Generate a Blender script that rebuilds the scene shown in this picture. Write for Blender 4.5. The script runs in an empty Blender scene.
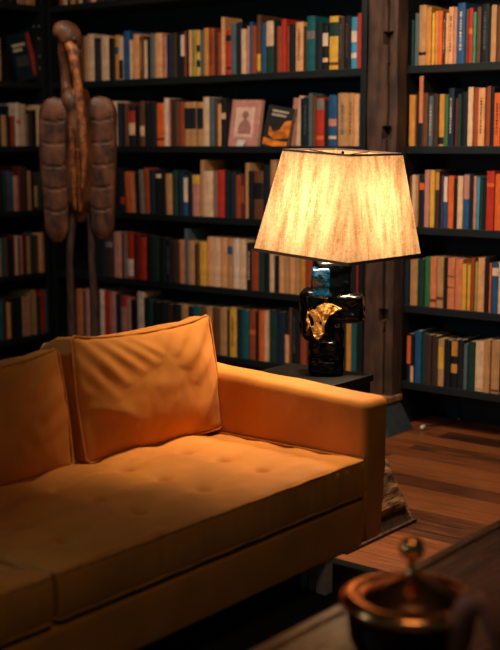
import bpy, bmesh, math, random
from mathutils import Vector, Matrix, noise
random.seed(7)
R = math.radians
SC = bpy.context.scene
COL = SC.collection

# ---------------------------------------------------------------- camera
H = 1.3; F = 1190.0
PITCH = math.atan(179/1190); TH = R(128.5)
FW = Vector((math.cos(TH)*math.cos(PITCH), math.sin(TH)*math.cos(PITCH), -math.sin(PITCH)))
RT = Vector((math.sin(TH), -math.cos(TH), 0))
UP = RT.cross(FW)
def ray(px, py): return FW + RT*((px-250)/F) - UP*((py-325)/F)
EYE = Vector((0, 0, H))
def atY(px, py, Y): d = ray(px, py); return EYE + d*(Y/d.y)
def atX(px, py, X): d = ray(px, py); return EYE + d*(X/d.x)
def atZ(px, py, Z): d = ray(px, py); return EYE + d*((Z-H)/d.z)

cam = bpy.data.cameras.new('camera'); co = bpy.data.objects.new('camera', cam); COL.objects.link(co)
co.location = EYE; co.rotation_euler = (R(90)-PITCH, 0, TH-R(90))
cam.sensor_fit = 'HORIZONTAL'; cam.sensor_width = 36; cam.lens = 36*F/500
cam.dof.use_dof = True; cam.dof.focus_distance = 4.15; cam.dof.aperture_fstop = 2.8
cam.clip_end = 60
SC.camera = co

# ---------------------------------------------------------------- helpers
def lin(c):
    return tuple(((v/255)/12.92 if v/255 <= .04045 else ((v/255+.055)/1.055)**2.4) for v in c)
def mat(name, rgb, rough=.6, metal=0, spec=.5, var=.15, nscale=30, bump=0, bscale=200, sheen=0, coat=0, stretch=(1,1,1), dark=None, ramp=None):
    m = bpy.data.materials.new(name); m.use_nodes = True
    nt = m.node_tree; N = nt.nodes; L = nt.links; b = N['Principled BSDF']
    b.inputs['Roughness'].default_value = rough; b.inputs['Metallic'].default_value = metal
    b.inputs['Specular IOR Level'].default_value = spec
    b.inputs['Coat Weight'].default_value = coat; b.inputs['Coat Roughness'].default_value = .15
    if sheen:
        b.inputs['Sheen Weight'].default_value = sheen; b.inputs['Sheen Roughness'].default_value = .35
        b.inputs['Sheen Tint'].default_value = (1, .7, .35, 1)
    tc = N.new('ShaderNodeTexCoord'); mp = N.new('ShaderNodeMapping'); mp.inputs['Scale'].default_value = stretch
    L.new(tc.outputs['Object'], mp.inputs['Vector'])
    n = N.new('ShaderNodeTexNoise'); n.inputs['Scale'].default_value = nscale; n.inputs['Detail'].default_value = 6
    L.new(mp.outputs['Vector'], n.inputs['Vector'])
    cr = N.new('ShaderNodeValToRGB'); c0 = lin(rgb)
    d = lin(dark) if dark else tuple(v*(1-var*1.5) for v in c0)
    cr.color_ramp.elements[0].position = .35; cr.color_ramp.elements[1].position = .65
    cr.color_ramp.elements[0].color = (*d, 1)
    cr.color_ramp.elements[1].color = (*[min(1, v*(1+var*.5)) for v in c0], 1)
    L.new(n.outputs['Fac'], cr.inputs['Fac']); L.new(cr.outputs['Color'], b.inputs['Base Color'])
    if bump:
        n2 = N.new('ShaderNodeTexNoise'); n2.inputs['Scale'].default_value = bscale; n2.inputs['Detail'].default_value = 4
        L.new(mp.outputs['Vector'], n2.inputs['Vector'])
        bu = N.new('ShaderNodeBump'); bu.inputs['Strength'].default_value = bump; bu.inputs['Distance'].default_value = .004
        L.new(n2.outputs['Fac'], bu.inputs['Height']); L.new(bu.outputs['Normal'], b.inputs['Normal'])
    return m

def link(name, bm, m, parent=None, smooth=False, loc=None, rot=None, bevel=0, seg=2):
    me = bpy.data.meshes.new(name); bmesh.ops.recalc_face_normals(bm, faces=bm.faces[:])
    if smooth:
        for f in bm.faces: f.smooth = True
    bm.to_mesh(me); bm.free()
    o = bpy.data.objects.new(name, me); COL.objects.link(o)
    for x in (m if isinstance(m, (list, tuple)) else [m]): me.materials.append(x)
    if parent: o.parent = parent
    if loc is not None: o.location = loc
    if rot is not None: o.rotation_euler = rot
    if bevel:
        md = o.modifiers.new('bevel', 'BEVEL'); md.width = bevel; md.segments = seg; md.limit_method = 'ANGLE'
    return o
def tag(o, label=None, cat=None, group=None, kind=None):
    if label: o['label'] = label
    if cat: o['category'] = cat
    if group: o['group'] = group
    if kind: o['kind'] = kind
    return o
def thing(name, label, cat, loc=(0, 0, 0), rz=0, group=None):
    o = bpy.data.objects.new(name, None); COL.objects.link(o); o.location = loc; o.rotation_euler = (0, 0, rz)
    o.empty_display_size = .05
    return tag(o, label, cat, group)
def box(bm, x0, x1, y0, y1, z0, z1, mi=0):
    v = [bm.verts.new((x, y, z)) for x in (x0, x1) for y in (y0, y1) for z in (z0, z1)]
    for f in ((0,1,3,2),(4,6,7,5),(0,4,5,1),(2,3,7,6),(0,2,6,4),(1,5,7,3)):
        fc = bm.faces.new([v[i] for i in f]); fc.material_index = mi
def prism(bm, pts, a0, a1, axis='y', mi=0):
    """polygon pts swept from a0 to a1 along axis"""
    def P(p, a):
        return {'y': (p[0], a, p[1]), 'x': (a, p[0], p[1]), 'z': (p[0], p[1], a)}[axis]
    A = [bm.verts.new(P(p, a0)) for p in pts]; B = [bm.verts.new(P(p, a1)) for p in pts]
    fs = [bm.faces.new(A), bm.faces.new(B[::-1])]
    for i in range(len(pts)):
        j = (i+1) % len(pts); fs.append(bm.faces.new([A[i], A[j], B[j], B[i]]))
    for f in fs: f.material_index = mi
def tube(bm, pts, rad, n=10, closed=False, mi=0, flat=1.0):
    pts = [Vector(p) for p in pts]; k = len(pts)
    rad = rad if isinstance(rad, (list, tuple)) else [rad]*k
    rings = []; prev = None
    for i, p in enumerate(pts):
        if closed: t = pts[(i+1) % k]-pts[i-1]
        else: t = pts[min(i+1, k-1)]-pts[max(i-1, 0)]
        t.normalize()
        ref = prev if prev is not None else (Vector((0, 0, 1)) if abs(t.z) < .9 else Vector((1, 0, 0)))
        a = (ref - t*ref.dot(t)).normalized(); prev = a; b = t.cross(a)
        rings.append([bm.verts.new(p+(a*math.cos(2*math.pi*j/n)+b*math.sin(2*math.pi*j/n)*flat)*rad[i]) for j in range(n)])
    for i in range(k if closed else k-1):
        A, B = rings[i], rings[(i+1) % k]
        for j in range(n):
            f = bm.faces.new([A[j], A[(j+1) % n], B[(j+1) % n], B[j]]); f.material_index = mi
    if not closed: bm.faces.new(rings[0][::-1]); bm.faces.new(rings[-1])
def lathe(bm, prof, n=48, c=(0, 0, 0), mi=0):
    rings = []
    for r, z in prof:
        if r < 1e-5: rings.append([bm.verts.new((c[0], c[1], c[2]+z))])
        else: rings.append([bm.verts.new((c[0]+r*math.cos(2*math.pi*j/n), c[1]+r*math.sin(2*math.pi*j/n), c[2]+z)) for j in range(n)])
    for A, B in zip(rings, rings[1:]):
        for j in range(n):
            a = [A[j % len(A)], A[(j+1) % n % len(A)], B[(j+1) % n % len(B)], B[j % len(B)]]
            u = []
            for v in a:
                if v not in u: u.append(v)
            if len(u) > 2: bm.faces.new(u).material_index = mi
def catmull(pts, k=8):
    P = [Vector(p) for p in pts]; P = [P[0]*2-P[1]]+P+[P[-1]*2-P[-2]]; out = []
    for i in range(1, len(P)-2):
        for j in range(k):
            t = j/k
            out.append(.5*((2*P[i])+(P[i+1]-P[i-1])*t+(2*P[i-1]-5*P[i]+4*P[i+1]-P[i+2])*t*t+(3*P[i]-P[i-1]-3*P[i+1]+P[i+2])*t**3))
    out.append(P[-2]); return out
def rbox(bm, half, r, n, disp=None, centre=(0, 0, 0)):
    """dense rounded box, grid n=(nx,ny,nz), disp(point,normal)->point"""
    hx = half; C = Vector(centre); cache = {}
    def vert(p):
        key = tuple(round(v, 5) for v in p)
        if key in cache: return cache[key]
        q = Vector([max(-(h-r), min(h-r, v)) for h, v in zip(hx, p)]); d = Vector(p)-q
        nrm = d.normalized() if d.length > 1e-9 else Vector((0, 0, 1))
        w = q+nrm*r
        if disp: w = disp(w, nrm)
        cache[key] = bm.verts.new(w+C); return cache[key]
    def ticks(h, k):
        # denser near the ends so that the rounding is resolved
        e = [-h, -h+r*.3, -h+r*.65, -h+r]; m = [-(h-r)+2*(h-r)*i/k for i in range(1, k)]
        return e+m+[h-r, h-r*.65, h-r*.3, h]
    T = [ticks(h, k) for h, k in zip(hx, n)]
    for ax in range(3):
        u, w = [(1, 2), (2, 0), (0, 1)][ax]
        for s in (-1, 1):
            for i in range(len(T[u])-1):
                for j in range(len(T[w])-1):
                    q = []
                    for a, b in ((i, j), (i+1, j), (i+1, j+1), (i, j+1)):
                        p = [0, 0, 0]; p[ax] = s*hx[ax]; p[u] = T[u][a]; p[w] = T[w][b]; q.append(vert(p))
                    try: bm.faces.new(q if s > 0 else q[::-1])
                    except ValueError: pass

# ---------------------------------------------------------------- materials
M = dict(
    velvet=mat('mustard_velvet', (202, 126, 50), .75, var=.12, nscale=5, bump=.25, bscale=500, sheen=.35, spec=.2),
    piping=mat('velvet_piping', (202, 126, 50), .75, sheen=.3, spec=.2),
    black_wood=mat('black_painted_wood', (17, 24, 26), .45, var=.2, nscale=12, stretch=(1, 1, 8), bump=.2, bscale=60),
    back=mat('black_back_panel', (16, 26, 28), .7),
    post=mat('old_timber', (72, 46, 31), .7, var=.5, nscale=6, stretch=(4, 4, 1), bump=.5, bscale=40, dark=(42, 28, 21)),
    carved=mat('carved_brown_wood', (112, 66, 38), .5, var=.4, nscale=9, stretch=(2, 2, 1), bump=.7, bscale=50, dark=(50, 29, 19)),
    beak=mat('carved_orange_wood', (176, 104, 56), .5, var=.4, nscale=30, bump=.6, bscale=60, dark=(96, 50, 26)),
    carved_dark=mat('dark_stained_wood', (74, 50, 38), .6, var=.4, nscale=14, bump=.6, bscale=60, stretch=(4, 4, 1)),
    weathered=mat('weathered_wood', (128, 90, 58), .6, var=.6, nscale=16, stretch=(3, 1, 3), bump=.9, bscale=50, dark=(56, 36, 24)),
    ledge=mat('worn_pine_board', (168, 118, 76), .6, var=.4, nscale=14, stretch=(1, 6, 1), bump=.4),
    ebony=mat('ebonised_wood', (18, 18, 17), .5, var=.3, nscale=20, stretch=(1, 6, 1)),
    slate=mat('slate_painted_wood', (52, 60, 66), .5, var=.2),
    glass=mat('black_glazed_ceramic', (5, 8, 10), .13, spec=.22, var=.3, nscale=14, bump=.1, bscale=40, coat=.06),
    bluereflection=mat('glaze_with_blue_reflection', (12, 66, 100), .12, spec=.9, var=.9, nscale=60, bump=.8, bscale=90, coat=1, dark=(4, 12, 20)),  # cool window reflection put into the colour as blue
    gold=mat('gold_leaf', (240, 186, 96), .45, metal=.25, var=.35, nscale=60, bump=1, bscale=90),
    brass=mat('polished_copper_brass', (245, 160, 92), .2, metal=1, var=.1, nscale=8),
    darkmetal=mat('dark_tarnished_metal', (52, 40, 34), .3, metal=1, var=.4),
    chrome=mat('brushed_steel', (205, 186, 170), .5, metal=0, var=.1, nscale=40),
    leather=mat('brown_leather_handle', (158, 92, 62), .5),
    trimtape=mat('dark_trim_tape', (52, 34, 22), .7),
    white=mat('white_plastic', (220, 220, 214), .4),
    pages=mat('page_edges', (196, 172, 138), .8, var=.2, nscale=80, stretch=(8, 1, 1)),
    rug=mat('black_rug_pile', (12, 15, 17), .95, var=.3, nscale=80, bump=.6, bscale=300),
    rugtrim=mat('rug_binding', (62, 48, 38), .9),
    plaster=mat('dark_plaster', (40, 46, 48), .85),
    pin=mat('pale_metal_pin', (170, 176, 180), .4, metal=.4),
)
M['velvet'].node_tree.nodes['Principled BSDF'].inputs['Sheen Weight'].default_value = .15

def plank_mat(name, cols, width, length, along, rough, mortar=.0015):
    m = bpy.data.materials.new(name); m.use_nodes = True; nt = m.node_tree; N = nt.nodes; L = nt.links; b = N['Principled BSDF']
    tc = N.new('ShaderNodeTexCoord'); mp = N.new('ShaderNodeMapping')
    if along == 'y': mp.inputs['Rotation'].default_value = (0, 0, R(90))
    L.new(tc.outputs['Object'], mp.inputs['Vector'])
    br = N.new('ShaderNodeTexBrick'); br.offset = .37; br.inputs['Scale'].default_value = 1
    br.inputs['Brick Width'].default_value = length; br.inputs['Row Height'].default_value = width
    br.inputs['Mortar Size'].default_value = mortar; br.inputs['Bias'].default_value = 0
    br.inputs['Color1'].default_value = (0, 0, 0, 1); br.inputs['Color2'].default_value = (1, 1, 1, 1); br.inputs['Mortar'].default_value = (0, 0, 0, 1)
    L.new(mp.outputs['Vector'], br.inputs['Vector'])
    mp2 = N.new('ShaderNodeMapping'); mp2.inputs['Scale'].default_value = (2, 26, 1); L.new(mp.outputs['Vector'], mp2.inputs['Vector'])
    n = N.new('ShaderNodeTexNoise'); n.inputs['Scale'].default_value = 2.2; n.inputs['Detail'].default_value = 8; n.inputs['Distortion'].default_value = .6
    L.new(mp2.outputs['Vector'], n.inputs['Vector'])
    ad = N.new('ShaderNodeMath'); ad.operation = 'MULTIPLY_ADD'; ad.inputs[1].default_value = .75
    sub = N.new('ShaderNodeMath'); sub.operation = 'MULTIPLY_ADD'; sub.inputs[1].default_value = .8; sub.inputs[2].default_value = -.28
    L.new(n.outputs['Fac'], sub.inputs[0]); L.new(br.outputs['Color'], ad.inputs[0]); L.new(sub.outputs[0], ad.inputs[2])
    cr = N.new('ShaderNodeValToRGB'); e = cr.color_ramp.elements
    e[0].color = (*lin(cols[0]), 1); e[1].color = (*lin(cols[-1]), 1); e[0].position = .1; e[1].position = .9
    for i, c in enumerate(cols[1:-1]):
        x = e.new(.1+.8*(i+1)/(len(cols)-1)); x.color = (*lin(c), 1)
    L.new(ad.outputs[0], cr.inputs['Fac'])
    mx = N.new('ShaderNodeMix'); mx.data_type = 'RGBA'; mx.inputs[7].default_value = (.01, .006, .004, 1)
    L.new(cr.outputs['Color'], mx.inputs[6]); L.new(br.outputs['Fac'], mx.inputs[0]); L.new(mx.outputs[2], b.inputs['Base Color'])
    rr = N.new('ShaderNodeMapRange'); rr.inputs[3].default_value = rough-.1; rr.inputs[4].default_value = rough+.2
    L.new(n.outputs['Fac'], rr.inputs[0]); L.new(rr.outputs[0], b.inputs['Roughness'])
    bu = N.new('ShaderNodeBump'); bu.inputs['Strength'].default_value = .35; bu.inputs['Distance'].default_value = .003
    L.new(n.outputs['Fac'], bu.inputs['Height']); L.new(bu.outputs['Normal'], b.inputs['Normal'])
    return m
M['floor'] = plank_mat('hardwood_planks', [(34, 21, 14), (104, 55, 28), (134, 76, 38), (56, 32, 20)], .125, 1.3, 'x', .34)
M['table'] = plank_mat('dark_table_planks', [(46, 26, 16), (92, 54, 30), (120, 74, 42), (66, 38, 22)], .09, 3.0, 'y', .24)

def shade_mat():
    m = bpy.data.materials.new('raw_silk_lampshade'); m.use_nodes = True; nt = m.node_tree; N = nt.nodes; L = nt.links
    b = N['Principled BSDF']; out = N['Material Output']
    tc = N.new('ShaderNodeTexCoord')
    def nz(scale, st, det=4):
        mp = N.new('ShaderNodeMapping'); mp.inputs['Scale'].default_value = st; L.new(tc.outputs['Object'], mp.inputs['Vector'])
        n = N.new('ShaderNodeTexNoise'); n.inputs['Scale'].default_value = scale; n.inputs['Detail'].default_value = det
        L.new(mp.outputs['Vector'], n.inputs['Vector']); return n
    a = nz(34, (1, 1, .045)); c = nz(300, (1, 1, .12), 2); d = nz(180, (.3, .3, 1), 2)
    s1 = N.new('ShaderNodeMath'); s1.operation = 'MULTIPLY_ADD'; s1.inputs[1].default_value = .5; L.new(c.outputs['Fac'], s1.inputs[0]); L.new(a.outputs['Fac'], s1.inputs[2])
    s2 = N.new('ShaderNodeMath'); s2.operation = 'MULTIPLY_ADD'; s2.inputs[1].default_value = .35; L.new(d.outputs['Fac'], s2.inputs[0]); L.new(s1.outputs[0], s2.inputs[2])
    cr = N.new('ShaderNodeValToRGB'); cr.color_ramp.elements[0].position = .95; cr.color_ramp.elements[1].position = 1.35
    mr = N.new('ShaderNodeMapRange'); mr.inputs[1].default_value = .72; mr.inputs[2].default_value = 1.12; L.new(s2.outputs[0], mr.inputs[0])
    cr.color_ramp.elements[0].position = 0; cr.color_ramp.elements[1].position = 1
    cr.color_ramp.elements[0].color = (.20, .11, .048, 1); cr.color_ramp.elements[1].color = (.44, .30, .165, 1)
    L.new(mr.outputs[0], cr.inputs['Fac']); L.new(cr.outputs['Color'], b.inputs['Base Color']); b.inputs['Roughness'].default_value = .9
    tr = N.new('ShaderNodeBsdfTranslucent'); L.new(cr.outputs['Color'], tr.inputs['Color'])
    mx = N.new('ShaderNodeMixShader'); mx.inputs[0].default_value = .42
    L.new(b.outputs[0], mx.inputs[1]); L.new(tr.outputs[0], mx.inputs[2]); L.new(mx.outputs[0], out.inputs['Surface'])
    return m
M['shade'] = shade_mat()
def emit(name, rgb, s):
    m = bpy.data.materials.new(name); m.use_nodes = True; b = m.node_tree.nodes['Principled BSDF']
    b.inputs['Emission Color'].default_value = (*rgb, 1); b.inputs['Emission Strength'].default_value = s; return m
M['bulb'] = emit('glowing_bulb', (1, .7, .4), 6)

# ---------------------------------------------------------------- setting
YS = 4.708                        # front of the bookshelves on the long wall
XL = -5.22                        # front of the corner bookcase
def struct(name, b, m=M['plaster']):
    bm = bmesh.new(); box(bm, *b); return tag(link(name, bm, m), kind='structure')
struct('floor', (-5.7, 3.2, -1.5, 5.25, -.05, 0), M['floor'])
struct('wall_back', (-5.7, 3.2, 5.1, 5.2, 0, 3))
struct('wall_left', (-5.7, -5.6, -1.5, 5.1, 0, 3))
struct('ceiling', (-5.7, 3.2, -1.5, 5.2, 3, 3.05))
bm = bmesh.new(); box(bm, -3.3, .4, -.6, 3.0, .001, .009)
rug = link('rug', bm, M['rug']); tag(rug, 'black rug lying under the sofa and the wooden coffee table', 'rug')
bm = bmesh.new(); tube(bm, [(-3.3, -.6, .005), (.4, -.6, .005), (.4, 3.0, .005), (-3.3, 3.0, .005)], .0045, 8, True)
link('rug_binding', bm, M['rugtrim'], rug)

# ---------------------------------------------------------------- bookcases
S = .363
ZS = {0: 2.08, 1: 1.656, 2: 1.3, 3: .937, 4: .574, 5: .215}     # tops of the shelves
TOPZ = 2.5; TK = .034
def bookcase(name, label, x0, x1, uprights, rows, flip=False, pins=False):
    """built along local x with front at local y=0, depth to +y"""
    loc = (0, YS, 0) if not flip else (XL, 0, 0)
    t = thing(name, label, 'bookcase', loc, R(90) if flip else 0)
    D = .3
    for r in rows:
        bm = bmesh.new(); box(bm, x0, x1, 0, D-.01, ZS[r]-TK, ZS[r]); link('shelf', bm, M['black_wood'], t, bevel=.002)
    bm = bmesh.new(); box(bm, x0, x1, 0, D-.01, TOPZ-TK, TOPZ); link('top_board', bm, M['black_wood'], t, bevel=.002)
    for u in uprights:
        bm = bmesh.new(); box(bm, u, u+.03, -.004, D-.01, 0, TOPZ); link('upright', bm, M['black_wood'], t, bevel=.002)
    bm = bmesh.new(); box(bm, x0, x1, D-.01, D+.005, 0, TOPZ); link('back_panel', bm, M['back'], t)
    return t
main_l, main_r = XL, -3.06
bookcase('bookcase', 'wide black bookcase full of books behind sofa, between corner and timber post', main_l, main_r, (main_l-.001, main_r-.03), range(6))
bookcase('bookcase', 'black bookcase full of books to the right of the timber post', -2.872, -1.5, (-2.872, -1.53), range(6))
# the corner case runs along the left wall (its local x is world y)
cc = bookcase('bookcase', 'black bookcase along the left wall, meeting the wide bookcase in the corner', 3.1, YS-.005, (3.1, YS-.04), range(6), flip=True)
for px, py in ((34, 26.5), (43.5, 26), (39, 38.6), (40, 56.5), (45, 68)):
    p = atY(px, py, YS-.04)
    bm = bmesh.new(); lathe(bm, [(0, -.012), (.005, -.012), (.005, 0), (0, .002)], 10)
    q = link('shelf_pin', bm, M['pin'], cc)
    q.location = (p.y, -(p.x-XL), p.z); q.location = (YS-.044, max(.02, min(.27, XL-p.x)), p.z); q.rotation_euler = (0, R(-90), 0)

# ---------------------------------------------------------------- books
PAL = {  # key: (sRGB as seen in the photo's light, name)
 'cream': ((226, 186, 150), 'cream'), 'white': ((232, 204, 184), 'off-white'), 'peach': ((228, 164, 112), 'peach'),
 'tan': ((190, 140, 92), 'tan'), 'brown': ((104, 64, 42), 'brown'), 'dkbrown': ((60, 44, 36), 'dark brown'),
 'rust': ((156, 70, 38), 'rust red'), 'red': ((186, 50, 34), 'red'), 'orange': ((222, 102, 44), 'orange'),
 'maroon': ((98, 34, 32), 'maroon'), 'ochre': ((208, 140, 62), 'ochre'), 'yellow': ((224, 172, 66), 'yellow'),
 'olive': ((168, 152, 76), 'olive yellow'), 'navy': ((22, 40, 60), 'navy'), 'black': ((18, 24, 28), 'black'),
 'blue': ((34, 84, 130), 'blue'), 'ltblue': ((64, 148, 184), 'light blue'), 'teal': ((20, 92, 98), 'teal'),
 'slate': ((82, 100, 108), 'slate grey'), 'grey': ((126, 116, 108), 'grey'), 'green': ((52, 110, 66), 'green'),
 'dkgreen': ((26, 58, 50), 'dark green'), 'pink': ((196, 132, 120), 'dusty pink'), 'salmon': ((214, 128, 84), 'salmon'),
 'purple': ((84, 58, 92), 'purple'), 'ink': ((24, 30, 40), 'blue-black'), 'jade': ((40, 152, 118), 'jade green'),
}
BM = {}
def bmat(k):
    if k not in BM:
        c = PAL[k][0]; BM[k] = mat('book_cloth_'+PAL[k][1].replace(' ', '_').replace('-', '_'), c, .6, var=.16, nscale=26, spec=.3)
    return BM[k]
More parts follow.
